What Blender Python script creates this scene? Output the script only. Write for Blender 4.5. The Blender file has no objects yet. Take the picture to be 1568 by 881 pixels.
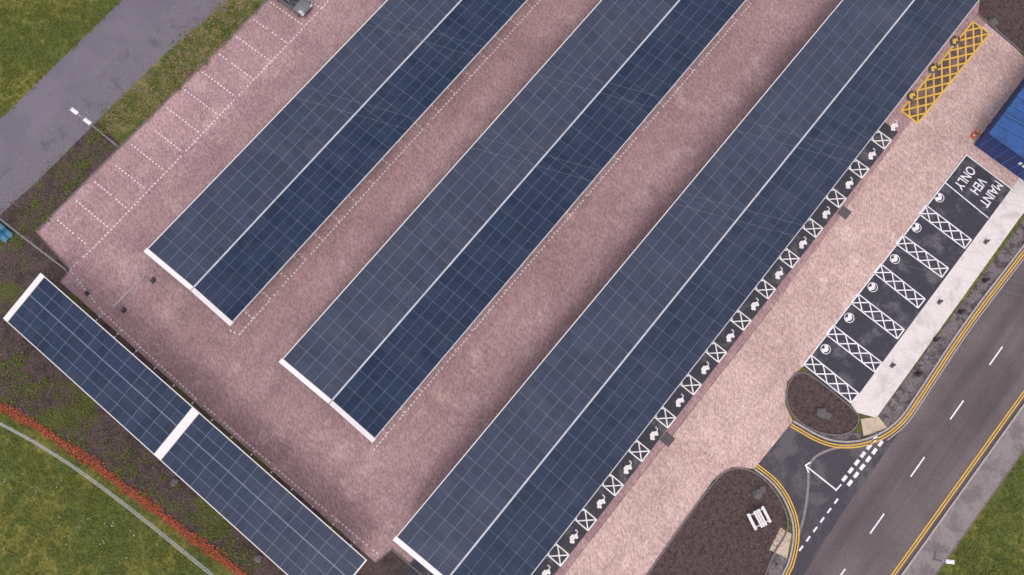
import bpy, bmesh, math, random
import numpy as np
from mathutils import Vector, Matrix
random.seed(7)
scene=bpy.context.scene
# ---------------------------------------------------------------- camera / survey frame
F=1262.0; CX=784.0; CY=440.5; H=75.0
def nrm(v): v=np.array(v,float); return v/np.linalg.norm(v)
Yc=nrm([4905,5805,-F]); Zt=nrm([16,262,F])
Zc=nrm(Zt-np.dot(Zt,Yc)*Yc); Xc=np.cross(Yc,Zc)
R=np.array([Xc,Yc,Zc])
cam_d=bpy.data.cameras.new("camera"); cam=bpy.data.objects.new("camera",cam_d)
scene.collection.objects.link(cam); scene.camera=cam
M=Matrix([[*R[0],0],[*R[1],0],[*R[2],H],[0,0,0,1]]); cam.matrix_world=M
cam_d.sensor_width=36; cam_d.lens=36*F/1568; cam_d.clip_end=3000; cam_d.clip_start=0.5
def S(px,py,z=0.0):
    """site survey point (metres; X across the rows, Y along them) read off the aerial photo, at height z"""
    r=R@np.array([(px-CX)/F,-(py-CY)/F,-1.0]); t=(z-H)/r[2]
    return (r[0]*t, r[1]*t, z)
def S2(px,py,z=0.0): return S(px,py,z)[:2]
# ---------------------------------------------------------------- materials
def mk(name):
    m=bpy.data.materials.new(name); m.use_nodes=True; nt=m.node_tree
    return m,nt,nt.nodes["Principled BSDF"]
def noise(nt,co,scale,detail=4,rough=0.6,dist=0.0):
    n=nt.nodes.new("ShaderNodeTexNoise"); n.inputs["Scale"].default_value=scale
    n.inputs["Detail"].default_value=detail; n.inputs["Roughness"].default_value=rough
    n.inputs["Distortion"].default_value=dist
    nt.links.new(co,n.inputs["Vector"]); return n.outputs["Fac"]
def ramp(nt,fac,a,b):
    n=nt.nodes.new("ShaderNodeMapRange"); n.inputs[1].default_value=a; n.inputs[2].default_value=b
    n.interpolation_type='SMOOTHSTEP'; nt.links.new(fac,n.inputs[0]); return n.outputs[0]
def mixc(nt,fac,a,b,mode='MIX'):
    n=nt.nodes.new("ShaderNodeMix"); n.data_type='RGBA'; n.blend_type=mode
    if isinstance(fac,(int,float)): n.inputs[0].default_value=fac
    else: nt.links.new(fac,n.inputs[0])
    for i,c in ((6,a),(7,b)):
        if isinstance(c,tuple): n.inputs[i].default_value=(*c[:3],1)
        else: nt.links.new(c,n.inputs[i])
    return n.outputs[2]
def val2(nt,fac,lo,hi):
    n=nt.nodes.new("ShaderNodeMapRange"); n.inputs[3].default_value=lo; n.inputs[4].default_value=hi
    nt.links.new(fac,n.inputs[0]); n.inputs[1].default_value=0.25; n.inputs[2].default_value=0.75
    c=nt.nodes.new("ShaderNodeCombineColor"); 
    for i in range(3): nt.links.new(n.outputs[0],c.inputs[i])
    return c.outputs[0]
def coords(nt,scale=None,rot=0):
    o=nt.nodes.new("ShaderNodeTexCoord").outputs["Object"]
    if scale:
        mp=nt.nodes.new("ShaderNodeMapping"); mp.inputs["Scale"].default_value=scale; mp.inputs["Rotation"].default_value=(0,0,rot)
        nt.links.new(o,mp.inputs[0]); return mp.outputs[0]
    return o
def ground_mat(name,layers,fine=(0.75,1.25),fscale=6,rough=0.9,bump=0.3,bscale=8,big=None,brick=False,streak=None):
    m,nt,p=mk(name); co=coords(nt)
    col=layers[0]
    for (c,s,lo,hi) in layers[1:]:
        col=mixc(nt,ramp(nt,noise(nt,co,s,6,0.65,0.3),lo,hi),col,c)
    col=mixc(nt,1.0,col,val2(nt,noise(nt,co,fscale,5,0.7),*fine),'MULTIPLY')
    if streak:
        col=mixc(nt,1.0,col,val2(nt,noise(nt,coords(nt,(1,streak[3],1),streak[4]),streak[0],4,0.6),streak[1],streak[2]),'MULTIPLY')
    if big: col=mixc(nt,1.0,col,val2(nt,noise(nt,co,big[0],3,0.5),big[1],big[2]),'MULTIPLY')
    if brick:
        mp=nt.nodes.new("ShaderNodeMapping"); mp.inputs["Rotation"].default_value=(0,0,math.radians(45)); nt.links.new(co,mp.inputs[0])
        b=nt.nodes.new("ShaderNodeTexBrick"); b.inputs["Scale"].default_value=1.0
        b.inputs["Brick Width"].default_value=0.21; b.inputs["Row Height"].default_value=0.105; b.inputs["Mortar Size"].default_value=0.006
        b.inputs["Color1"].default_value=(1.3,1.28,1.26,1); b.inputs["Color2"].default_value=(0.72,0.74,0.76,1); b.inputs["Mortar"].default_value=(0.55,0.52,0.5,1)
        nt.links.new(mp.outputs[0],b.inputs["Vector"])
        col=mixc(nt,0.9,col,b.outputs["Color"],'MULTIPLY')
        wv=nt.nodes.new("ShaderNodeTexWave"); wv.wave_type='BANDS'; wv.bands_direction='Y'; wv.inputs["Scale"].default_value=0.55; wv.inputs["Distortion"].default_value=2.6; wv.inputs["Detail"].default_value=2; wv.inputs["Detail Scale"].default_value=2.5
        nt.links.new(co,wv.inputs["Vector"])
        col=mixc(nt,1.0,col,val2(nt,wv.outputs["Fac"],0.97,1.03),'MULTIPLY')
        col=mixc(nt,ramp(nt,noise(nt,co,0.9,5,0.75,1.5),0.66,0.78),col,tuple(v*0.45 for v in layers[0]))
        col=mixc(nt,ramp(nt,noise(nt,co,2.7,3,0.6,0.4),0.71,0.76),col,tuple(v*0.4 for v in layers[0]))
        col=mixc(nt,1.0,col,val2(nt,noise(nt,coords(nt,(1,0.06,1)),0.8,3,0.6),0.92,1.08),'MULTIPLY')
    nt.links.new(col,p.inputs["Base Color"]); p.inputs["Roughness"].default_value=rough
    p.inputs["Specular IOR Level"].default_value=0.25
    bp=nt.nodes.new("ShaderNodeBump"); bp.inputs["Strength"].default_value=bump; bp.inputs["Distance"].default_value=0.08
    nt.links.new(noise(nt,co,bscale,6,0.7),bp.inputs["Height"]); nt.links.new(bp.outputs[0],p.inputs["Normal"])
    return m
def plain(name,c,rough=0.5,metal=0.0,var=0.15,scale=3.0,spec=0.5):
    m,nt,p=mk(name); co=coords(nt)
    col=mixc(nt,1.0,c,val2(nt,noise(nt,co,scale,4,0.7),1-var,1+var),'MULTIPLY')
    nt.links.new(col,p.inputs["Base Color"]); p.inputs["Roughness"].default_value=rough; p.inputs["Metallic"].default_value=metal
    p.inputs["Specular IOR Level"].default_value=spec
    return m
def paint_mat(name,c,under,wear=0.35):
    m,nt,p=mk(name); co=coords(nt)
    f=ramp(nt,noise(nt,co,5,6,0.8),0.5+wear*0.1,0.78-wear*0.2)
    col=mixc(nt,f,c,under)
    col=mixc(nt,1.0,col,val2(nt,noise(nt,co,1.2,4,0.6),0.8,1.1),'MULTIPLY')
    nt.links.new(col,p.inputs["Base Color"]); p.inputs["Roughness"].default_value=0.8
    return m
G_grass=ground_mat("grass_mat",[(0.078,0.096,0.02),((0.145,0.138,0.028),0.2,0.4,0.62),((0.2,0.165,0.05),1.1,0.56,0.7),((0.045,0.07,0.016),0.6,0.53,0.68)],fine=(0.35,1.8),fscale=2.6,bump=1.0,bscale=4,streak=(0.5,0.85,1.15,0.12,math.radians(20)))
G_verge=ground_mat("verge_mat",[(0.085,0.1,0.025),((0.18,0.155,0.06),0.5,0.42,0.6),((0.11,0.078,0.058),0.35,0.54,0.64)],fine=(0.4,1.6),fscale=4,bump=0.9,bscale=5)
G_soil=ground_mat("soil_mat",[(0.085,0.058,0.054),((0.05,0.035,0.034),0.8,0.45,0.62),((0.075,0.085,0.02),0.16,0.51,0.62),((0.17,0.125,0.11),2.5,0.62,0.72)],fine=(0.4,1.7),fscale=5,bump=1.0,bscale=5)
G_bed=ground_mat("bark_bed_mat",[(0.1,0.066,0.064),((0.055,0.036,0.036),3,0.45,0.6),((0.19,0.135,0.125),5,0.6,0.72)],fine=(0.4,1.6),fscale=9,bump=1.0,bscale=10)
G_road1=ground_mat("old_asphalt_mat",[(0.145,0.13,0.158),((0.168,0.151,0.176),0.2,0.4,0.6)],fine=(0.84,1.15),fscale=9,bump=0.2,bscale=20,streak=(0.7,0.94,1.06,0.06,math.radians(10)))
G_path1=ground_mat("rough_path_mat",[(0.165,0.15,0.168),((0.12,0.11,0.125),0.7,0.5,0.7),((0.23,0.205,0.21),2,0.6,0.7)],fine=(0.62,1.32),fscale=7,bump=0.5,bscale=9)
G_road2=ground_mat("main_road_mat",[(0.112,0.092,0.096),((0.135,0.112,0.112),0.15,0.4,0.6)],fine=(0.66,1.32),fscale=7,bump=0.3,bscale=16,streak=(0.7,0.72,1.28,0.05,math.radians(-2)))
G_newas=ground_mat("new_asphalt_mat",[(0.062,0.056,0.067),((0.11,0.1,0.107),0.3,0.45,0.62)],fine=(0.65,1.35),fscale=7,bump=0.25,bscale=20)
G_bay=ground_mat("bay_asphalt_mat",[(0.048,0.048,0.06),((0.115,0.108,0.118),0.5,0.5,0.66)],fine=(0.6,1.4),fscale=6,bump=0.3,bscale=18)
G_pave=ground_mat("block_paving_mat",[(0.375,0.245,0.243),((0.32,0.205,0.21),0.15,0.4,0.6),((0.44,0.3,0.288),0.3,0.5,0.7)],fine=(0.86,1.14),fscale=7,bump=0.3,bscale=9,big=(0.05,0.88,1.12),brick=True)
G_pave_lit=ground_mat("lit_block_paving_mat",[(0.56,0.4,0.36),((0.48,0.335,0.3),0.2,0.4,0.62),((0.63,0.465,0.42),0.4,0.5,0.7)],fine=(0.86,1.14),fscale=7,bump=0.3,bscale=9,big=(0.06,0.9,1.1),brick=True)  # paler copy of the block paving: right lane's brighter light painted into its colour
G_conc=ground_mat("concrete_mat",[(0.68,0.62,0.59),((0.54,0.49,0.465),0.5,0.47,0.67)],fine=(0.84,1.13),fscale=5,bump=0.2,bscale=9)
G_gravel=ground_mat("gravel_mat",[(0.16,0.137,0.137),((0.07,0.06,0.06),1.2,0.45,0.6),((0.3,0.26,0.25),4,0.58,0.7)],fine=(0.4,1.7),fscale=6,bump=0.9,bscale=8)
G_foot=ground_mat("footway_mat",[(0.24,0.21,0.205),((0.17,0.147,0.147),0.6,0.45,0.62)],fine=(0.7,1.3),fscale=7,bump=0.3,bscale=12)
G_tan=ground_mat("tactile_mat",[(0.55,0.44,0.33),((0.45,0.36,0.27),2,0.45,0.6)],fine=(0.8,1.15),fscale=9,bump=0.4,bscale=20)
M_kerb=plain("kerb_mat",(0.36,0.32,0.31),0.85,0,0.3,4)
M_kerbd=plain("dark_kerb_mat",(0.15,0.125,0.125),0.85,0,0.3,4)
M_white=paint_mat("white_paint_mat",(0.8,0.78,0.78),(0.25,0.23,0.24),0.4)
M_sett=paint_mat("white_block_mat",(0.72,0.66,0.66),(0.48,0.34,0.33),0.7)
M_yel=paint_mat("yellow_paint_mat",(0.72,0.43,0.06),(0.3,0.2,0.1),0.4)
M_steel=plain("galvanised_steel_mat",(0.42,0.42,0.44),0.45,0.6,0.15)
M_fasc=plain("white_fascia_mat",(0.74,0.70,0.68),0.5,0,0.08)
M_gut=plain("gutter_mat",(0.5,0.5,0.53),0.5,0.1,0.2,1.0)
M_frame=plain("panel_frame_mat",(0.15,0.18,0.25),0.5,0.1,0.25,1.0)
M_black=plain("black_plastic_mat",(0.03,0.03,0.033),0.5)
M_whitep=plain("white_powdercoat_mat",(0.72,0.71,0.70),0.4,0,0.12)
M_blue=plain("blue_sheet_mat",(0.012,0.07,0.24),0.4,0,0.5,0.8)
M_blue2=plain("navy_sheet_mat",(0.01,0.03,0.13),0.4,0,0.35,1.2)
M_orange=plain("orange_plastic_mat",(0.65,0.1,0.03),0.5)
M_rock=plain("rock_mat",(0.11,0.1,0.105),0.9,0,0.4,4)
def glass_mat():
    m,nt,p=mk("solar_glass_mat"); co=coords(nt)
    g=nt.nodes.new("ShaderNodeNewGeometry")
    col=mixc(nt,g.outputs["Random Per Island"],(0.009,0.020,0.046),(0.018,0.032,0.068))
    col=mixc(nt,ramp(nt,noise(nt,co,0.3,5,0.7,0.5),0.45,0.75),col,(0.032,0.042,0.074))
    nt.links.new(col,p.inputs["Base Color"])
    r=nt.nodes.new("ShaderNodeMapRange"); r.inputs[3].default_value=0.18; r.inputs[4].default_value=0.34
    nt.links.new(noise(nt,co,0.8,3),r.inputs[0]); nt.links.new(r.outputs[0],p.inputs["Roughness"])
    p.inputs["Specular IOR Level"].default_value=0.5
    return m
M_glass=glass_mat()
# ---------------------------------------------------------------- mesh helpers
class MB:
    def __init__(s): s.v=[]; s.f=[]; s.m=[]
    def face(s,pts,mi=0):
        n=len(s.v); s.v+= [tuple(p) for p in pts]; s.f.append(tuple(range(n,n+len(pts)))); s.m.append(mi)
    def prism(s,bot,top,mi=0):
        n=len(s.v); k=len(bot); s.v+=[tuple(p) for p in bot]+[tuple(p) for p in top]
        s.f.append(tuple(range(n+k-1,n-1,-1))); s.f.append(tuple(range(n+k,n+2*k)))
        for i in range(k): j=(i+1)%k; s.f.append((n+i,n+j,n+k+j,n+k+i))
        s.m+=[mi]*(k+2)
    def box(s,c,d,mi=0,rot=0.0):
        cx,cy,cz=c; hx,hy,hz=d[0]/2,d[1]/2,d[2]/2; cr,sr=math.cos(rot),math.sin(rot)
        q=[(cx+x*cr-y*sr,cy+x*sr+y*cr) for x,y in((-hx,-hy),(hx,-hy),(hx,hy),(-hx,hy))]
        s.prism([(x,y,cz-hz) for x,y in q],[(x,y,cz+hz) for x,y in q],mi)
    def cyl(s,a,b,r0,r1=None,n=10,mi=0):
        r1=r0 if r1 is None else r1
        a=Vector(a);b=Vector(b); d=(b-a).normalized()
        u=d.orthogonal().normalized(); w=d.cross(u)
        P=lambda c,r:[tuple(c+u*(r*math.cos(2*math.pi*i/n))+w*(r*math.sin(2*math.pi*i/n))) for i in range(n)]
        s.prism(P(a,r0),P(b,r1),mi)
    def obj(s,name,mats,parent=None,tri=False,smooth=False):
        me=bpy.data.meshes.new(name); me.from_pydata(s.v,[],s.f); 
        for m in (mats if isinstance(mats,(list,tuple)) else [mats]): me.materials.append(m)
        me.polygons.foreach_set("material_index",s.m)
        if smooth: me.polygons.foreach_set("use_smooth",[True]*len(s.f))
        me.update()
        if tri:
            bm=bmesh.new(); bm.from_mesh(me); bmesh.ops.triangulate(bm,faces=bm.faces[:]); 
            for f in bm.faces:
                if f.normal.z<0: f.normal_flip()
            bm.to_mesh(me); bm.free()
        o=bpy.data.objects.new(name,me); scene.collection.objects.link(o)
        if parent: o.parent=parent
        return o
def empty(name):
    o=bpy.data.objects.new(name,None); scene.collection.objects.link(o); return o
def smoothpl(pts,it=2):
    for _ in range(it):
        q=[pts[0]]
        for a,b in zip(pts[:-1],pts[1:]):
            q.append((a[0]*.75+b[0]*.25,a[1]*.75+b[1]*.25)); q.append((a[0]*.25+b[0]*.75,a[1]*.25+b[1]*.75))
        q.append(pts[-1]); pts=q
    return pts
def sheet(name,pix,z,mat,world=False):
    mb=MB(); mb.face([(*(p if world else S2(*p)),z) for p in pix]); return mb.obj(name,mat,tri=True)
def wl(pix): return [S2(*p) for p in pix]
def offs(pl,d):
    out=[]
    for i,p in enumerate(pl):
        a=Vector(pl[max(i-1,0)]); b=Vector(pl[min(i+1,len(pl)-1)]); t=(b-a).normalized(); n=Vector((-t.y,t.x))
        out.append((p[0]+n.x*d,p[1]+n.y*d))
    return out
def ribbon(mb,pl,w,z,mi=0):
    L=offs(pl,w/2); Rr=offs(pl,-w/2)
    for i in range(len(pl)-1): mb.face([(*Rr[i],z),(*Rr[i+1],z),(*L[i+1],z),(*L[i],z)],mi)
def kerb(mb,pl,w,h,z=0.0,mi=0,seg=0.915):
    L=offs(pl,w/2); Rr=offs(pl,-w/2)
    for i in range(len(pl)-1):
        q=[Rr[i],Rr[i+1],L[i+1],L[i]]
        mb.prism([(*p,z) for p in q],[(*p,z+h) for p in q],mi)
def along(pl):
    d=[0]
    for a,b in zip(pl[:-1],pl[1:]): d.append(d[-1]+math.dist(a,b))
    def at(s):
        for i in range(len(pl)-1):
            if s<=d[i+1] or i==len(pl)-2:
                k=(s-d[i])/max(d[i+1]-d[i],1e-6); return (pl[i][0]+(pl[i+1][0]-pl[i][0])*k,pl[i][1]+(pl[i+1][1]-pl[i][1])*k)
    return d[-1],at
def dashes(mb,pl,w,z,dash,gap,mi=0,skip=0.0):
    L,at=along(pl); s=0
    while s+dash<=L+0.01:
        if random.random()>=skip: ribbon(mb,[at(s),at(s+dash)],w,z,mi)
        s+=dash+gap
# ---------------------------------------------------------------- ground sheets
mb=MB(); mb.face([(-700,-700,0),(700,-700,0),(700,700,0),(-700,700,0)]); mb.obj("grass_ground",G_grass)
LE=[(600,-410),(188,0),(95,90),(0,183),(-400,575)]
RE=[(760,-405),(345,5),(250,85),(150,185),(60,275),(0,330),(-400,697)]
sheet("left_road",LE+RE[::-1],0.008,G_road1)
SE=[(690,-410),(275,0),(222,47),(165,97),(118,148),(80,188),(40,226),(0,270),(-400,650)]
sheet("left_footpath",SE+RE[::-1],0.012,G_path1)
sheet("soil_ground",[(150,185),(60,275),(0,330),(-160,475),(-160,540),(0,625),(80,668),(160,722),(280,812),(370,878),(450,945),(900,1100),(1000,900),(600,500),(180,215)],0.004,G_soil)
sheet("grass_verge",[(600,-245),(345,5),(250,85),(150,185),(185,222),(230,180),(405,5),(620,-205)],0.006,G_verge)
sheet("car_park_paving",[(620,-210),(405,5),(230,180),(55,355),(107,413),(92,432),(575,862),(600,842),(760,975),(820,935),(1300,320),(1560,-15),(1700,-210)],0.014,G_pave)
sheet("driveway_paving",[(760,1010),(870,872),(1180,475),(1496,50),(1515,30),(1568,88),(1700,190),(1640,300),(1548,288),(1478,237),(1228,562),(1205,585),(1202,620),(1214,645),(1155,718),(1120,716),(1092,735),(985,889),(900,1010)],0.018,G_pave_lit)
sheet("planted_bed",[(1503,-30),(1700,-60),(1700,190),(1568,85),(1512,38),(1498,20)],0.022,G_bed)
road_l=[(1900,-55),(1568,375),(1475,495),(1400,610),(1378,642),(1350,664),(1310,678),(1265,675),(1214,645),(1155,718),(1190,745),(1213,790),(1216,830),(1200,885),(1030,1130)]
road_r=[(1900,145),(1578,605),(1380,881),(1200,1135)]
sheet("main_road",road_l+road_r[::-1],0.008,G_road2)
sheet("junction_asphalt",[(1214,645),(1265,675),(1310,678),(1352,664),(1385,650),(1340,715),(1290,785),(1236,872),(1203,920),(1200,885),(1216,830),(1213,790),(1190,745),(1155,718)],0.012,G_newas)
sheet("far_footway",[(1900,145),(1578,605),(1380,881),(1200,1135),(1250,1150),(1432,881),(1568,690),(1900,240)],0.02,G_foot)
sheet("gravel_verge",[(1900,-80),(1620,262),(1568,335),(1343,640),(1318,640),(1325,668),(1350,664),(1378,642),(1400,610),(1475,495),(1568,375),(1900,-55)],0.02,G_gravel)
sheet("charging_bay_asphalt",[(1478,237),(1550,290),(1305,622),(1228,562)],0.024,G_bay)
sheet("concrete_footway",[(1548,290),(1303,620),(1312,632),(1342,640),(1562,333),(1660,212),(1620,190)],0.03,G_conc)
bed1=smoothpl([(1300,622),(1262,590),(1226,566),(1206,585),(1203,622),(1228,652),(1268,668),(1304,664),(1318,640),(1300,622)],2)
sheet("planted_bed",bed1[:-1],0.034,G_bed)
bed2=smoothpl([(985,889),(1092,736),(1120,716),(1152,720),(1183,745),(1206,788),(1206,815),(1182,850),(1165,900),(1090,1010),(900,1010),(985,889)],2)
sheet("planted_bed",bed2[:-1],0.034,G_bed)
sheet("tactile_paving",[(1318,642),(1345,638),(1358,655),(1322,668)],0.04,G_tan)
sheet("tactile_paving",[(1195,808),(1212,818),(1205,855),(1178,842)],0.04,G_tan)
sheet("gravel_verge",[(1205,855),(1178,842),(1165,900),(1100,1000),(1120,1010),(1200,885)],0.026,G_gravel)
sheet("gravel_verge",[(1216,646),(1232,650),(1268,666),(1306,662),(1326,664),(1310,678),(1265,675)],0.028,G_gravel)
# kerbs
kb=MB()
nl=wl(smoothpl(road_l[:9],2)); kerb(kb,nl,0.16,0.12)
kerb(kb,wl(smoothpl(road_l[9:],2)),0.16,0.12)
kerb(kb,wl(road_r),0.15,0.12)
kerb(kb,offs(wl(smoothpl(road_l[:6],2)),0.75),0.1,0.035)
kb.obj("road_kerb",M_kerb)
kb=MB()
kerb(kb,wl(bed1),0.12,0.12); kerb(kb,wl(bed2),0.12,0.12)
kerb(kb,wl([(620,-210),(405,5),(230,180),(55,355),(107,413),(92,432)]),0.14,0.08)
kerb(kb,wl([(575,862),(600,842),(760,975)]),0.14,0.08)
kerb(kb,wl([(1496,22),(1513,36),(1568,83),(1700,190)]),0.14,0.1)
kerb(kb,wl([(1432,881),(1568,690),(1900,240)]),0.08,0.05)
kb.obj("edging_kerb",M_kerbd)
# ---------------------------------------------------------------- markings
ym=MB()
def dbl(pl,z=0.02,ws=0.11,g=0.11):
    ribbon(ym,offs(pl,g),ws,z); ribbon(ym,offs(pl,-g),ws,z)
nl=wl(smoothpl(road_l[:9],2)); dbl(offs(nl,0.42))
dbl(offs(wl(smoothpl(road_l[9:],2)),0.38)); 
dbl(offs(wl(road_r),-0.55))
ym.obj("double_yellow_lines",M_yel)
rm=MB()
rd=Vector(S2(1343,802))-Vector(S2(1525,545)); rd.normalize()
for (x,y) in [(1525,545),(1465,628),(1405,715),(1343,802),(1283,887),(1583,462),(1225,970),(1640,380)]:
    c=Vector(S2(x,y)); a=c-rd*1.1; b=c+rd*1.1; ribbon(rm,[tuple(a),tuple(b)],0.13,0.02)
g1=wl([(1347,672),(1285,752)])
dashes(rm,offs(g1,0.3),0.3,0.02,0.6,0.32); dashes(rm,offs(g1,-0.3),0.3,0.02,0.6,0.32)
dashes(rm,wl([(1283,764),(1222,846)]),0.16,0.02,0.55,0.5)
ribbon(rm,wl([(1233,713),(1281,751)]),0.13,0.02); ribbon(rm,wl([(1279,752),(1288,742)]),0.13,0.024)
ribbon(rm,wl([(1233,713),(1241,708)]),0.12,0.024); ribbon(rm,wl([(1234,714),(1238,724)]),0.12,0.028)
rm.obj("road_markings",M_white)
tr=MB(); ribbon(tr,wl(smoothpl([(1308,682),(1268,688),(1238,706),(1238,745),(1232,790),(1222,822)],2)),0.22,0.016); tr.obj("trench_patch",G_foot)
# dotted block lines
bm_=MB()
def dotted(pl,z=0.022,w=0.12): dashes(bm_,pl,w,z,0.2,0.19,0,0.05)
inner=[S2(107,413),S2(145,378),S2(256,262),S2(362,150),S2(443,66),S2(500,5),S2(560,-60)]
dotted(inner)
o0=Vector(S2(88,337)); o1=Vector(S2(388,30)); i0=Vector(S2(140,381)); i1=Vector(S2(442,68))
for k in range(0,16):
    a=o0+(o1-o0)*k/11; b=i0+(i1-i0)*k/11; dotted([tuple(a),tuple(b)])
lineA=[S2(366,513),S2(600,251),S2(828,0),S2(900,-82)]; lineB=[S2(572,690),S2(780,440),S2(1000,182),S2(1155,0),S2(1220,-78)]
lineD=[S2(155,476),S2(300,610),S2(420,715),S2(580,850)]
for ln in (lineA,lineB,lineD): dotted(ln)
for ln,dx in ((lineA,-5),(lineB,-5)):
    L,at=along(ln); s=1.9
    while s<L: p=at(s); dotted([p,(p[0]+dx,p[1])]); s+=2.4
L,at=along(lineD); s=0.3
while s<L: p=at(s); dotted([p,(p[0],p[1]-4.9)]); s+=2.4
p=S2(352,506); dotted([p,S2(366,513)]); dotted([S2(107,413),S2(155,476)])
bm_.obj("parking_bay_markings",M_sett)
# charging bays (right block)
cb=MB()
def xhatch(mb,a,b,w,n,z,lw=0.11,mi=0,rows=1):
    a=Vector(a);b=Vector(b); u=(b-a)/n; t=(b-a).normalized(); nn=Vector((-t.y,t.x))*w
    P=lambda i,j:tuple(a+u*i+nn*(j/rows-0.5))
    ribbon(mb,[P(0,0),P(n,0)],lw,z,mi); ribbon(mb,[P(0,rows),P(n,rows)],lw,z,mi)
    ribbon(mb,[P(0,0),P(0,rows)],lw,z+.002,mi); ribbon(mb,[P(n,0),P(n,rows)],lw,z+.002,mi)
    for i in range(n):
        for j in range(rows):
            ribbon(mb,[P(i,j),P(i+1,j+1)],lw,z+.004,mi); ribbon(mb,[P(i,j+1),P(i+1,j)],lw,z+.006,mi)
def disc(mb,c,r,z,mi=0,n=16,r0=None,ax=1.0):
    if r0 is None: mb.face([(c[0]+r*math.cos(2*math.pi*i/n),c[1]+ax*r*math.sin(2*math.pi*i/n),z) for i in range(n)],mi)
    else:
        for i in range(n):
            a=2*math.pi*i/n;b=2*math.pi*(i+1)/n
            mb.face([(c[0]+r0*math.cos(a),c[1]+r0*math.sin(a),z),(c[0]+r*math.cos(a),c[1]+r*math.sin(a),z),(c[0]+r*math.cos(b),c[1]+r*math.sin(b),z),(c[0]+r0*math.cos(b),c[1]+r0*math.sin(b),z)],mi)
def ev_logo(mb,c,s,z,up=(1,0),mi=0,ring=True):
    up=Vector(up).normalized(); rt=Vector((up.y,-up.x)); C=Vector(c)
    P=lambda x,y:(*(C+rt*x*s+up*y*s),z)
    mb.face([P(x,y) for x,y in [(-.55,-.18),(-.55,.05),(-.38,.12),(-.2,.34),(.2,.34),(.38,.12),(.55,.05),(.55,-.18)][::-1]],mi)
    for x in(-.3,.3):
        q=P(x,-.22); disc(mb,q,0.16*s,z+.003,mi)
    if ring:
        q=P(0,.0); disc(mb,q,0.66*s,z+.005,mi,22,0.57*s)
    else:
        for a,b in (((.55,.0),(.8,.05)),((.8,.05),(.8,.3)),((.7,.3),(.9,.3))):
            ribbon(mb,[P(*a)[:2],P(*b)[:2]],0.09*s,z+.002,mi)
hs=[((1236,551),(1309,610)),((1270,505),(1345,563)),((1308,457),(1379,512)),((1343,411),(1411,465)),((1377,367),(1447,418)),((1412,321),(1482,374))]
for a,b in hs: xhatch(cb,S2(*a),S2(*b),1.15,4,0.034)
ribbon(cb,wl([(1447,280),(1513,334)]),0.11,0.036)
ribbon(cb,wl([(1480,237),(1228,562)]),0.11,0.034)
ribbon(cb,wl([(1480,238),(1550,291)]),0.11,0.042)
for x,y in [(1264,535),(1300,487),(1336,440),(1370,397),(1403,349),(1438,303)]: ev_logo(cb,S2(x,y),0.72,0.036)
h0=Vector(S2(855,850)); h1=Vector(S2(1350,215)); st=(h1-h0)/13; tdir=st.normalized(); nd=Vector((tdir.y,-tdir.x))
sm=MB(); A0=h0-st*4; A1=h1+st*0.45
q=[A0+nd*0.75,A1+nd*0.75,A1-nd*9.5,A0-nd*9.5]; sm.face([(*p,0.026) for p in q]); sm.obj("charging_bay_asphalt",G_bay,tri=True)
for k in range(-3,14):
    c=h0+st*k; xhatch(cb,tuple(c+nd*0.72),tuple(c-nd*4.4),1.2,4,0.032)
    c2=c+st*0.5; ev_logo(cb,tuple(c2+nd*0.12),0.85,0.034,(-nd.x,-nd.y),0,False)
cb.obj("charging_bay_markings",M_white)
yb=MB(); ya=[(1489,32),(1516,53),(1408,187),(1377,172)]
YA=[Vector(S2(*p)) for p in ya]; mid0=(YA[2]+YA[3])/2; mid1=(YA[0]+YA[1])/2
us=MB(); u=(mid1-mid0).normalized(); nn=Vector((-u.y,u.x)); us.face([(*(mid0+nn*1.05),.024),(*(mid1+nn*1.05),.024),(*(mid1-nn*1.05),.024),(*(mid0-nn*1.05),.024)]); us.obj("charging_bay_asphalt",ground_mat("worn_asphalt_mat",[(0.1,0.07,0.068),((0.2,0.135,0.12),0.9,0.45,0.62)],fine=(.7,1.3)),tri=True)
xhatch(yb,tuple(mid0),tuple(mid1),2.0,9,0.03,0.16,0,2)
dk=MB()
for x,y in [(1396,147),(1429,105),(1462,63)]:
    c=S2(x,y); disc(dk,c,0.42,0.043,0,18,None,1.6); ev_logo(yb,c,0.65,0.047,(-1,0),0,False)
yb.obj("yellow_box_markings",M_yel)
dk.obj("charging_symbol_patch",G_bay)
for w_,(x,y) in (("MAINT",(1517,297)),("VEH",(1497,285)),("ONLY",(1477,272))):
    cu=bpy.data.curves.new("bay_text",'FONT'); cu.body=w_; cu.align_x='CENTER'; cu.align_y='CENTER'; cu.size=1.2; cu.offset=0.016
    o=bpy.data.objects.new("bay_lettering",cu); scene.collection.objects.link(o)
    p=S2(x,y); o.location=(p[0],p[1],0.038); o.rotation_euler=(0,0,math.radians(-90)); o.scale=(0.8,1.1,1); cu.materials.append(M_white)
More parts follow.
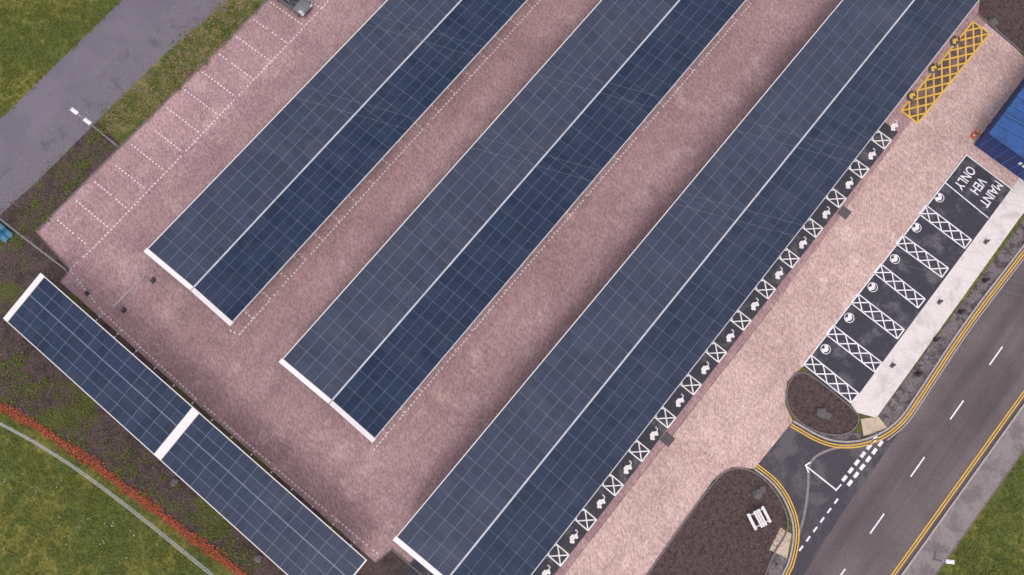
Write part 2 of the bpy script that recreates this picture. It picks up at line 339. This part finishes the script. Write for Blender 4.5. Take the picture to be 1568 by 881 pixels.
# ---------------------------------------------------------------- solar carports
def edge(p,q,z):
    a=S(*p,z); b=S(*q,z); k=(b[0]-a[0])/(b[1]-a[1]); return (lambda y:a[0]+k*(y-a[1])),a[1]
ZC,ZO=2.85,3.75
def carport(name,l,c,r,y1,y0=None):
    root=empty(name)
    fl,yl_=edge(*l,ZO); fc,yc_=edge(*c,ZC); fr,yr_=edge(*r,ZO)
    if y0 is None: y0=(yl_+yr_)/2
    Pt=lambda side,t,y,dz=0: ((fl(y) if side<0 else fr(y))*(t)+fc(y)*(1-t), y, ZC+(ZO-ZC)*t+dz)
    gl=MB(); fm=MB(); ws=MB(); st_=MB()
    yend=0.45; n=round((y1-y0-yend)/1.74); dy=(y1-y0-yend)/n
    for side in(-1,1):
        W=abs(fl(0)-fc(0)) if side<0 else abs(fr(0)-fc(0))
        t0=0.075/W; t1=1-0.07/W
        g=0.02
        for i in range(n):
            yA=y0+yend+i*dy; yB=yA+dy
            q=[Pt(side,t0,yA),Pt(side,t1,yA),Pt(side,t1,yB),Pt(side,t0,yB)]
            if side<0: q=q[::-1]
            fm.face(q); fm.face([(a,b,cz-0.06) for a,b,cz in q][::-1])
            for j in range(5):
                ta=t0+(t1-t0)*j/5+g/W; tb=t0+(t1-t0)*(j+1)/5-g/W
                e=[random.uniform(-.006,.006) for _ in range(3)]
                ym_=yA+dy/2
                for (ya_,yb_,ea,eb) in ((yA+g*.9,ym_-.008,0,.5),(ym_+.008,yB-g*.9,.5,1)):
                    q=[Pt(side,ta,ya_,.014+e[0]*.6+e[2]*.5*ea),Pt(side,tb,ya_,.014+e[1]*.6+e[2]*.5*ea),Pt(side,tb,yb_,.014+e[1]*.6+e[2]*.5*eb),Pt(side,ta,yb_,.014+e[0]*.6+e[2]*.5*eb)]
                    gl.face(q if side>0 else q[::-1])
        q=[Pt(side,0.01,y0),Pt(side,1.012,y0),Pt(side,1.012,y0+yend-.02),Pt(side,0.01,y0+yend-.02)]
        if side<0:q=q[::-1]
        ws.prism([(a,b,cz-0.22) for a,b,cz in q],[(a,b,cz+0.03) for a,b,cz in q])
        a=Pt(side,t1+.001,y0+yend); b=Pt(side,t1+.001,y1); o=side*0.07
        q=[(a[0],a[1]),(b[0],b[1]),(b[0]+o,b[1]),(a[0]+o,a[1])]
        if side>0:q=q[::-1]
        ws.prism([(x,y,ZO-0.13) for x,y in q],[(x,y,ZO+0.02) for x,y in q],1 if side>0 else 0)
    q=[(fc(y0+yend)-.07,y0+yend),(fc(y0+yend)+.07,y0+yend),(fc(y1)+.07,y1),(fc(y1)-.07,y1)]
    ws.prism([(x,y,ZC-0.12) for x,y in q],[(x,y,ZC+0.035) for x,y in q],1)
    y=y0+1.6
    while y<y1-0.5:
        x=fc(y); st_.box((x,y,ZC/2-.15),(0.26,0.2,ZC-.3))
        st_.box((x,y,0.1),(0.7,0.7,0.22))
        for side in(-1,1):
            a=Pt(side,0.0,y,-0.3); b=Pt(side,0.95,y,-0.17)
            st_.prism([(a[0],y-.07,a[2]-.14),(b[0],y-.07,b[2]-.06),(b[0],y+.07,b[2]-.06),(a[0],y+.07,a[2]-.14)],[(a[0],y-.07,a[2]+.1),(b[0],y-.07,b[2]+.06),(b[0],y+.07,b[2]+.06),(a[0],y+.07,a[2]+.1)])
        y+=7.2
    for side in(-1,1):
        for t in(0.15,0.4,0.65,0.9):
            a=Pt(side,t,y0+.3,-0.12); b=Pt(side,t,y1,-0.12); st_.cyl(a,b,0.04,n=4)
    gl.obj("solar_panels",M_glass,root); fm.obj("panel_frames",M_frame,root); ws.obj("fascia_and_gutter",[M_fasc,M_gut],root); st_.obj("steel_frame",M_steel,root)
Y1=S2(1500,-70)[1]
carport("solar_carport",((220,387),(593,0)),((295,442),(707,0)),((352,498),(808,0)),Y1-12)
carport("solar_carport",((427,556),(921,0)),((507,615),(1041,0)),((570,677),(1143,0)),Y1-6)
carport("solar_carport",((602,828),(1290,0)),((690,881),(1400,0)),((814,881),(1500,0)),Y1,y0=S(602,828,ZO)[1])
# boundary canopy (mono-pitch, runs across the rows)
root=empty("solar_carport")
a=S(62,418,3.6); b=S(562,858,3.6); c=S(5,488,2.8); d=S(440,881,2.8)
yt=lambda x:a[1]+(b[1]-a[1])*(x-a[0])/(b[0]-a[0]); ybm=lambda x:c[1]+(d[1]-c[1])*(x-c[0])/(d[0]-c[0])
x0=(a[0]+c[0])/2; x1=b[0]; xg=(S(298,626,3.6)[0]+S(240,706,2.8)[0])/2
gl=MB();fm=MB();ws=MB();st_=MB()
def Q(x,t,dz=0): return (x,ybm(x)*(1-t)+yt(x)*t,2.8+.8*t+dz)
def slab(mb,xa,xb,ta,tb,z0,z1): 
    q=[Q(xa,ta),Q(xb,ta),Q(xb,tb),Q(xa,tb)]; mb.prism([(p[0],p[1],p[2]+z0) for p in q],[(p[0],p[1],p[2]+z1) for p in q])
for (xa,xb) in ((x0+.55,xg-.42),(xg+.42,x1-.12)):
    n=round((xb-xa)/1.72); dx=(xb-xa)/n
    for i in range(n):
        xA=xa+i*dx; q=[Q(xA,.015),Q(xA+dx,.015),Q(xA+dx,.985),Q(xA,.985)]
        fm.face(q); fm.face([(p[0],p[1],p[2]-.06) for p in q][::-1])
        for j in range(5):
            g=.022; ta=.015+.97*j/5+.005; tb=.015+.97*(j+1)/5-.005
            if j==2: tb-=.006
            if j==3: ta+=.005
            e=[random.uniform(-.003,.003) for _ in range(3)]
            for u0,u1 in ((g,dx/2-.008),(dx/2+.008,dx-g)):
                gl.face([Q(xA+u0,ta,.016+e[0]),Q(xA+u1,ta,.016+e[0]),Q(xA+u1,tb,.016+e[2]),Q(xA+u0,tb,.016+e[2])])
slab(ws,x0,x0+.52,0,1,-.2,.03); slab(ws,xg-.4,xg+.4,0,1,-.15,.03); slab(ws,x1-.1,x1,0,1,-.2,.03)
slab(ws,x0+.54,xg-.41,0.0,.012,-.1,.02); slab(ws,xg+.41,x1-.11,0.0,.012,-.1,.02)
slab(ws,x0+.54,xg-.41,0.988,1,-.1,.02); slab(ws,xg+.41,x1-.11,0.988,1,-.1,.02)
x=x0+1.2
while x<x1:
    y=ybm(x)+1.1; st_.box((x,y,1.35),(.2,.26,2.7)); st_.box((x,y,.1),(.7,.7,.2))
    p=Q(x,0.05,-.2); q=Q(x,.95,-.2); st_.prism([(x-.07,p[1],p[2]-.1),(x+.07,p[1],p[2]-.1),(x+.07,q[1],q[2]-.05),(x-.07,q[1],q[2]-.05)],[(x-.07,p[1],p[2]+.1),(x+.07,p[1],p[2]+.1),(x+.07,q[1],q[2]+.08),(x-.07,q[1],q[2]+.08)])
    x+=5.0
gl.obj("solar_panels",M_glass,root); fm.obj("panel_frames",M_frame,root); ws.obj("fascia",M_fasc,root); st_.obj("steel_frame",M_steel,root)
# ---------------------------------------------------------------- street lamp
def lamp(bx,by,h,ang,double=True):
    root=empty("street_lamp"); m=MB(); hd=MB()
    m.cyl((bx,by,0),(bx,by,1.2),0.11,0.1); m.cyl((bx,by,1.2),(bx,by,h),0.08,0.05)
    for s in ((1,-1) if double else (1,)):
        dx,dy=math.cos(ang)*s,math.sin(ang)*s
        m.cyl((bx,by,h-.05),(bx+dx*.5,by+dy*.5,h+.1),0.035)
        hd.box((bx+dx*.78,by+dy*.78,h+.12),(.72,.34,.12),0,ang); hd.box((bx+dx*.78,by+dy*.78,h+.2),(.45,.22,.05),0,ang)
    m.obj("pole",M_steel,root); hd.obj("lamp_heads",M_whitep,root)
p=S2(180,224); lamp(p[0],p[1],6.9,math.radians(2))
p=S2(1432,858); lamp(p[0]-0.1,p[1],1.0,0.6,False)
# ---------------------------------------------------------------- fences
def fence(name,pl,h,spacing,rails,mat,r=0.035,rr=0.025):
    root=empty(name); m=MB(); rl=MB(); L,at=along(pl); n=max(1,round(L/spacing)); P=[at(L*i/n) for i in range(n+1)]
    for p in P: m.cyl((*p,0),(*p,h+.04),r,n=6)
    for a,b in zip(P[:-1],P[1:]):
        for k in rails: rl.cyl((*a,h*k),(*b,h*k),rr,n=5)
    m.obj("posts",mat,root); rl.obj("rails",mat,root)
fence("boundary_fence",wl(smoothpl([(-160,565),(0,645),(70,683),(130,722),(210,782),(290,847),(345,892),(420,950)],1)),1.1,2.5,(1,.66,.33),plain("fence_mat",(.45,.45,.45),.6),0.045,0.028)
fence("metal_barrier",wl([(-60,282),(0,333),(52,374),(106,415)]),1.1,2.6,(1,.5),M_steel,0.04,0.03)
fence("metal_barrier",wl([(106,415),(135,447),(190,475)]),1.1,2.2,(1,),M_steel,0.03,0.022)
fence("height_barrier",wl([(190,475),(235,430)]),2.1,4,(1,.93),M_steel,0.06,0.03)
bb=MB()
for x,y in [(135,449),(190,475),(235,430)]:
    q=S2(x,y); bb.box((*q,.1),(.4,.4,.2))
bb.obj("barrier_feet",M_black)
m=MB(); c=Vector(S2(2,355)); 
for i in range(10):
    x=c.x-1.2+i*.24
    for j in range(5):
        y=c.y-.5+j*.22
        hgt=lambda X,Y:.35+.15*math.sin(X*5)+.1*math.cos(Y*9)
        m.face([(x,y,hgt(x,y)),(x+.24,y,hgt(x+.24,y)),(x+.24,y+.22,hgt(x+.24,y+.22)),(x,y+.22,hgt(x,y+.22))])
m.obj("turquoise_tarpaulin",plain("turquoise_mat",(0.015,0.13,0.22),0.5))
# ---------------------------------------------------------------- drains, bollards, posts
def drain(px,py,sz=1.0):
    p=S2(px,py); m=MB(); m.box((p[0],p[1],.03),(sz,sz,.03)); 
    for i in range(5): m.box((p[0]-sz*.4+i*sz*.2,p[1],.048),(.05,sz*.86,.012),1)
    m.obj("drain_cover",[M_rock,M_black])
drain(1293,326); drain(1022,673)
for x,y in [(1507,430),(1470,478),(1432,520),(1405,573)]:
    p=S2(x,y); m=MB(); m.cyl((*p,0),(*p,.12),.28,.2); m.cyl((*p,.12),(*p,.85),.16,.13); m.cyl((*p,.85),(*p,.95),.15,.06); m.obj("bollard",M_black)
for x,y in [(1509,371),(1438,463),(1366,560)]:
    p=S2(x,y); m=MB(); m.box((*p,.06),(.3,.45,.06)); m.box((*p,.32),(.16,.24,.5)); m.obj("charge_point_base",M_rock)
for x,y,cc in [(455,397,(0.5,0.4,0.05)),(713,108,(0.3,0.06,0.05))]:
    p=S2(x,y); root=empty("charging_post"); m=MB(); m.cyl((*p,0),(*p,1.4),.05,n=8); m.box((*p,.04),(.35,.35,.08)); m.obj("post",M_steel,root)
    m=MB(); m.box((p[0],p[1],1.55),(.32,.24,.5)); m.box((p[0]+.14,p[1],1.55),(.08,.16,.3)); m.obj("head",plain("post_head",cc),root)
def rock(name,px,py,r,mat):
    bm=bmesh.new(); bmesh.ops.create_icosphere(bm,subdivisions=2,radius=r)
    for v in bm.verts: v.co*=random.uniform(.75,1.15); v.co.z*=.55
    me=bpy.data.meshes.new(name); bm.to_mesh(me); bm.free(); me.materials.append(mat)
    o=bpy.data.objects.new(name,me); scene.collection.objects.link(o); o.location=(*S2(px,py),r*.2); o.rotation_euler=(0,0,random.random()*6)
for x,y,r in [(1257,632,.5),(1266,637,.4),(1160,757,.5),(1167,750,.35),(1520,35,.5),(268,738,.4),(395,855,.4),(345,17,.3),(1238,612,.12),(1080,800,.14),(1130,850,.12)]: rock("boulder",x,y,r,M_rock)
root=empty("picnic_bench"); c=S2(1160,793); m=MB(); an=math.radians(-25)
def loc(x,y): return (c[0]+x*math.cos(an)-y*math.sin(an), c[1]+x*math.sin(an)+y*math.cos(an))
for y in(-.22,0,.22): m.box((*loc(0,y),.76),(1.5,.17,.05),0,an)
for y in(-.72,.72): m.box((*loc(0,y),.46),(1.5,.26,.05),0,an)
m.obj("top_and_seats",M_whitep,root); m=MB()
for x in(-.55,.55):
    m.box((*loc(x,0),.4),(.09,1.6,.08),0,an)
    for s in(-1,1): m.cyl((*loc(x,.3*s),.73),(*loc(x,.7*s),.03),.045,n=6)
m.obj("legs",M_whitep,root)
# ---------------------------------------------------------------- blue shelter
root=empty("blue_site_shelter"); c=S2(1491,222); X0,Y0=c; Wd,Ln,Hh=7.0,14.0,2.9
m=MB(); m.box((X0+Wd/2,Y0+Ln/2,Hh/2),(Wd,Ln,Hh)); 
m.obj("walls",M_blue2,root); m=MB()
rid=Hh+.7
m.prism([(X0-.15,Y0-.15,Hh+.003),(X0+Wd+.15,Y0-.15,Hh+.003),(X0+Wd+.15,Y0+Ln,Hh+.003),(X0-.15,Y0+Ln,Hh+.003)],[(X0+Wd/2-.02,Y0+.3,rid),(X0+Wd/2+.02,Y0+.3,rid),(X0+Wd/2+.02,Y0+Ln-.2,rid),(X0+Wd/2-.02,Y0+Ln-.2,rid)])
m.obj("roof",M_blue,root); m=MB()
for i in range(1,12):
    y=Y0+i*1.2; m.cyl((X0-.15,y,Hh+.04),(X0+Wd/2,y,rid+.04),.05,n=6); m.cyl((X0+Wd+.15,y,Hh+.04),(X0+Wd/2,y,rid+.04),.05,n=6)
for i in range(8): m.box((X0+.4+i*.9,Y0-.03,Hh/2),(.07,.05,Hh))
for i in range(14): m.box((X0-.03,Y0+.4+i*1.0,Hh/2),(.05,.07,Hh))
m.obj("ribs",plain("light_blue_mat",(0.03,0.12,0.33),.4),root); m=MB()
for i in range(5): m.box((X0+4.0+i*.42,Y0-.07,1.9),(.26,.03,.4))
m.obj("sign_lettering",M_whitep,root)
for x,y in [(1495,203),(1489,209)]:
    p=S2(x,y); m=MB(); m.box((*p,.04),(.42,.42,.05)); m.cyl((*p,.06),(*p,.75),.17,.03,12); m.cyl((*p,.33),(*p,.45),.125,.1,12,1); m.obj("traffic_cone",[M_orange,M_whitep])
# ---------------------------------------------------------------- car
def car(px,py,ang,paint):
    root=empty("parked_car"); 
    secs=[(-2.1,.62,.35,.62),(-2.02,.8,.25,.78),(-1.5,.88,.2,.9),(-.6,.9,.2,.93),(.6,.9,.2,.93),(1.4,.88,.2,.86),(1.95,.8,.25,.7),(2.12,.6,.35,.55)]
    m=MB(); rings=[]
    for x,w,z0,z1 in secs:
        rings.append([(x,-w*.9,z0),(x,-w,z0+.12),(x,-w,(z0+z1)/2+.05),(x,-w*.86,z1),(x,0,z1+.04),(x,w*.86,z1),(x,w,(z0+z1)/2+.05),(x,w,z0+.12),(x,w*.9,z0)])
    for r in rings: m.v+=r
    for i in range(len(rings)-1):
        for j in range(9):
            k=(j+1)%9; m.f.append((i*9+j,i*9+k,(i+1)*9+k,(i+1)*9+j)); m.m.append(0)
    m.f.append(tuple(range(8,-1,-1))); m.m.append(0); m.f.append(tuple(len(rings)*9-9+j for j in range(9))); m.m.append(0)
    body=m.obj("body",paint,root,smooth=True)
    g=MB(); b=[(-1.75,-.76,.9),(.95,-.76,.9),(.95,.76,.9),(-1.75,.76,.9)]; t=[(-1.25,-.6,1.42),(.3,-.6,1.42),(.3,.6,1.42),(-1.25,.6,1.42)]
    g.prism(b,t); g.obj("windows",plain("car_glass_mat",(.015,.018,.022),.08),root)
    r=MB(); r.prism([(-1.28,-.63,1.415),(.33,-.63,1.415),(.33,.63,1.415),(-1.28,.63,1.415)],[(-1.15,-.55,1.47),(.2,-.55,1.47),(.2,.55,1.47),(-1.15,.55,1.47)])
    for s in(-1,1):
        r.cyl((-1.75,s*.77,.9),(-1.25,s*.61,1.43),.035,n=5); r.cyl((.95,s*.77,.9),(.3,s*.61,1.43),.035,n=5)
        r.cyl((-.35,s*.775,.9),(-.35,s*.615,1.43),.035,n=5); r.box((.75,s*.98,.98),(.16,.16,.12))
    r.obj("roof",paint,root)
    w=MB()
    for x in(-1.35,1.32):
        for s in(-1,1): w.cyl((x,s*.68,.32),(x,s*.9,.32),.32,n=18); w.cyl((x,s*.9,.32),(x,s*.915,.32),.2,n=10,mi=1)
    w.obj("wheels",[M_black,M_steel],root); l=MB()
    for s in(-1,1): l.box((1.98,s*.6,.62),(.16,.3,.12)); l.box((-2.03,s*.62,.7),(.08,.26,.16),1)
    l.box((2.1,0,.45),(.06,.9,.14),2); l.obj("lights_and_grille",[M_whitep,M_orange,M_black],root)
    root.location=(*S2(px,py),.02); root.rotation_euler=(0,0,ang)
car(449,4,math.radians(2),plain("grey_paint_mat",(.16,.16,.175),.3,.4,.05))
# ---------------------------------------------------------------- foliage scatters
def inpoly(x,y,P):
    c=False; j=len(P)-1
    for i in range(len(P)):
        if (P[i][1]>y)!=(P[j][1]>y) and x<(P[j][0]-P[i][0])*(y-P[i][1])/(P[j][1]-P[i][1])+P[i][0]: c=not c
        j=i
    return c
def leafmat(name,a,b):
    m,nt,p=mk(name); g=nt.nodes.new("ShaderNodeNewGeometry")
    nt.links.new(mixc(nt,g.outputs["Random Per Island"],a,b),p.inputs["Base Color"]); p.inputs["Roughness"].default_value=.8; p.inputs["Specular IOR Level"].default_value=.2
    return m
def leaf(m,x,y,z,s):
    a=random.random()*6.28; t=random.uniform(-.8,.8); dx,dy=math.cos(a)*s,math.sin(a)*s
    m.face([(x-dx,y-dy,z),(x+dy*.4,y-dx*.4,z+s*t*.5),(x+dx,y+dy,z+s*t),(x-dy*.4,y+dx*.4,z+s*.2)])
def scatter(name,poly,nclump,per,rad,h,s,mat,z=0.03):
    P=wl(poly); xs=[p[0] for p in P]; ys=[p[1] for p in P]; m=MB(); k=0
    while k<nclump:
        x=random.uniform(min(xs),max(xs)); y=random.uniform(min(ys),max(ys))
        if not inpoly(x,y,P): continue
        k+=1; rr=rad*random.uniform(.4,1.3)
        for _ in range(int(per*random.uniform(.5,1.4))):
            a=random.random()*6.28; r=rr*math.sqrt(random.random()); leaf(m,x+r*math.cos(a),y+r*math.sin(a),z+h*random.random()*(1-r/rr*.7),s*random.uniform(.6,1.4))
    m.obj(name,mat)
ML_green=leafmat("weed_leaf_mat",(.045,.07,.012),(.15,.17,.035)); ML_dry=leafmat("dry_grass_mat",(.15,.13,.05),(.3,.24,.11)); ML_red=leafmat("red_bark_mat",(.18,.04,.02),(.5,.14,.07))
ML_dark=leafmat("bark_chip_mat",(.035,.025,.024),(.2,.14,.13))
scatter("verge_weeds",[(0,500),(430,890),(370,870),(280,805),(160,715),(0,615)],110,40,.7,.2,.09,ML_green)
scatter("verge_weeds",[(340,5),(405,5),(230,180),(180,218),(55,350),(0,400),(0,335),(60,278),(150,188)],130,40,.7,.2,.09,ML_green)
scatter("dry_grass_tufts",[(340,5),(405,5),(230,180),(180,218),(150,188)],120,30,.5,.25,.09,ML_dry)
scatter("bark_chips",[(0,335),(60,278),(150,188),(180,218),(55,355),(107,413),(60,420),(5,488),(430,890),(370,870),(280,805),(160,715),(0,615)],350,22,.9,.05,.07,ML_dark)
scatter("bark_chips",[(1092,738),(1120,718),(1152,722),(1183,747),(1204,788),(1204,815),(1180,850),(1165,900),(1000,890)],220,22,.8,.06,.06,ML_dark,.04)
scatter("bark_chips",[(1300,624),(1226,570),(1208,590),(1208,622),(1228,648),(1268,664),(1304,660)],60,22,.6,.06,.06,ML_dark,.04)
scatter("leaf_litter",[(1100,600),(1470,130),(1485,225),(1225,560),(1190,600),(1120,700),(1000,860),(930,860)],170,5,1.0,.01,.05,ML_dark)
scatter("leaf_litter",[(120,400),(480,30),(560,20),(240,380),(360,510),(590,260),(420,560),(560,690),(1150,20),(1250,20),(600,820),(560,830)],200,4,1.2,.01,.05,ML_dark,.026)
red=wl(smoothpl([(-100,568),(0,622),(80,666),(160,722),(280,812),(370,878),(450,940)],2)); L,at=along(red); m=MB()
for i in range(9000):
    s=random.random()*L; p=at(s)
    wv2=.62+.2*math.sin(s*.9)+.1*math.sin(s*2.7); d=random.gauss(0,.5)*wv2
    if abs(d)>1.0: continue
    leaf(m,p[0]-d*.6,p[1]-d*.75,.02+.2*random.random(),random.uniform(.05,.12))
m.obj("red_bark_mulch",ML_red)
scatter("grass_tufts",[(0,0),(185,0),(0,180)],300,25,.6,.12,.08,ML_green)
scatter("grass_tufts",[(0,655),(130,728),(290,852),(330,890),(0,890)],450,25,.7,.12,.08,ML_green)
scatter("grass_tufts",[(1568,700),(1568,890),(1440,890)],160,25,.6,.12,.08,ML_green)
scatter("daisies",[(0,690),(130,748),(280,860),(0,890)],22,3,.4,.12,.06,M_whitep)
# ---------------------------------------------------------------- overhead wires
wr=MB(); Zw=11.0
def catenary(a,b,sag,r=0.008,n=40):
    P=[]
    for i in range(n+1):
        t=i/n; P.append((a[0]+(b[0]-a[0])*t,a[1]+(b[1]-a[1])*t,a[2]+(b[2]-a[2])*t-sag*4*t*(1-t)))
    for p,q in zip(P[:-1],P[1:]): wr.cyl(p,q,r,n=3)
wires=[((300,-60),(1750,345)),((300,-42),(1750,365)),((250,70),(1750,480)),((250,90),(1750,500))]
for a,b in wires: catenary(S(*a,Zw),S(*b,Zw),1.2)
wr.obj("overhead_power_lines",plain("wire_mat",(.2,.2,.22),.6,.1))
# ---------------------------------------------------------------- light
el=math.radians(50); az=math.radians(-62)
d=Vector((math.cos(el)*math.cos(az),math.cos(el)*math.sin(az),math.sin(el)))
sd=bpy.data.lights.new("sun",'SUN'); sd.energy=1.5; sd.angle=math.radians(22); sd.color=(1,.94,.89)
so=bpy.data.objects.new("sun",sd); scene.collection.objects.link(so); so.rotation_euler=(-d).to_track_quat('-Z','Y').to_euler()
w=bpy.data.worlds.new("World"); scene.world=w; w.use_nodes=True; nt=w.node_tree; bg=nt.nodes["Background"]; out=nt.nodes["World Output"]
sk=nt.nodes.new("ShaderNodeTexSky"); sk.sky_type='NISHITA'; sk.sun_disc=False; sk.sun_elevation=el; sk.sun_rotation=math.atan2(d.x,d.y)
nt.links.new(sk.outputs[0],bg.inputs[0]); bg.inputs[1].default_value=0.08
tc=nt.nodes.new("ShaderNodeTexCoord"); sp=nt.nodes.new("ShaderNodeSeparateXYZ"); nt.links.new(tc.outputs["Generated"],sp.inputs[0])
nz=noise(nt,tc.outputs["Generated"],2.0,2,.5)
ad=nt.nodes.new("ShaderNodeMath"); ad.operation='MULTIPLY_ADD'; nt.links.new(nz,ad.inputs[0]); ad.inputs[1].default_value=.15; nt.links.new(sp.outputs[0],ad.inputs[2])
fac=ramp(nt,ad.outputs[0],-.45+.075,-.05+.075)
b2=nt.nodes.new("ShaderNodeBackground"); b2.inputs[0].default_value=(1,.93,1,1); b2.inputs[1].default_value=1.25
b3=nt.nodes.new("ShaderNodeBackground"); b3.inputs[0].default_value=(.85,.88,1,1); b3.inputs[1].default_value=0.38
a3=nt.nodes.new("ShaderNodeAddShader"); nt.links.new(bg.outputs[0],a3.inputs[0]); nt.links.new(b3.outputs[0],a3.inputs[1])
mx=nt.nodes.new("ShaderNodeMixShader"); nt.links.new(fac,mx.inputs[0]); nt.links.new(a3.outputs[0],mx.inputs[1]); nt.links.new(b2.outputs[0],mx.inputs[2]); nt.links.new(mx.outputs[0],out.inputs[0])
scene.view_settings.view_transform='Standard'; scene.view_settings.look='None'; scene.view_settings.exposure=0
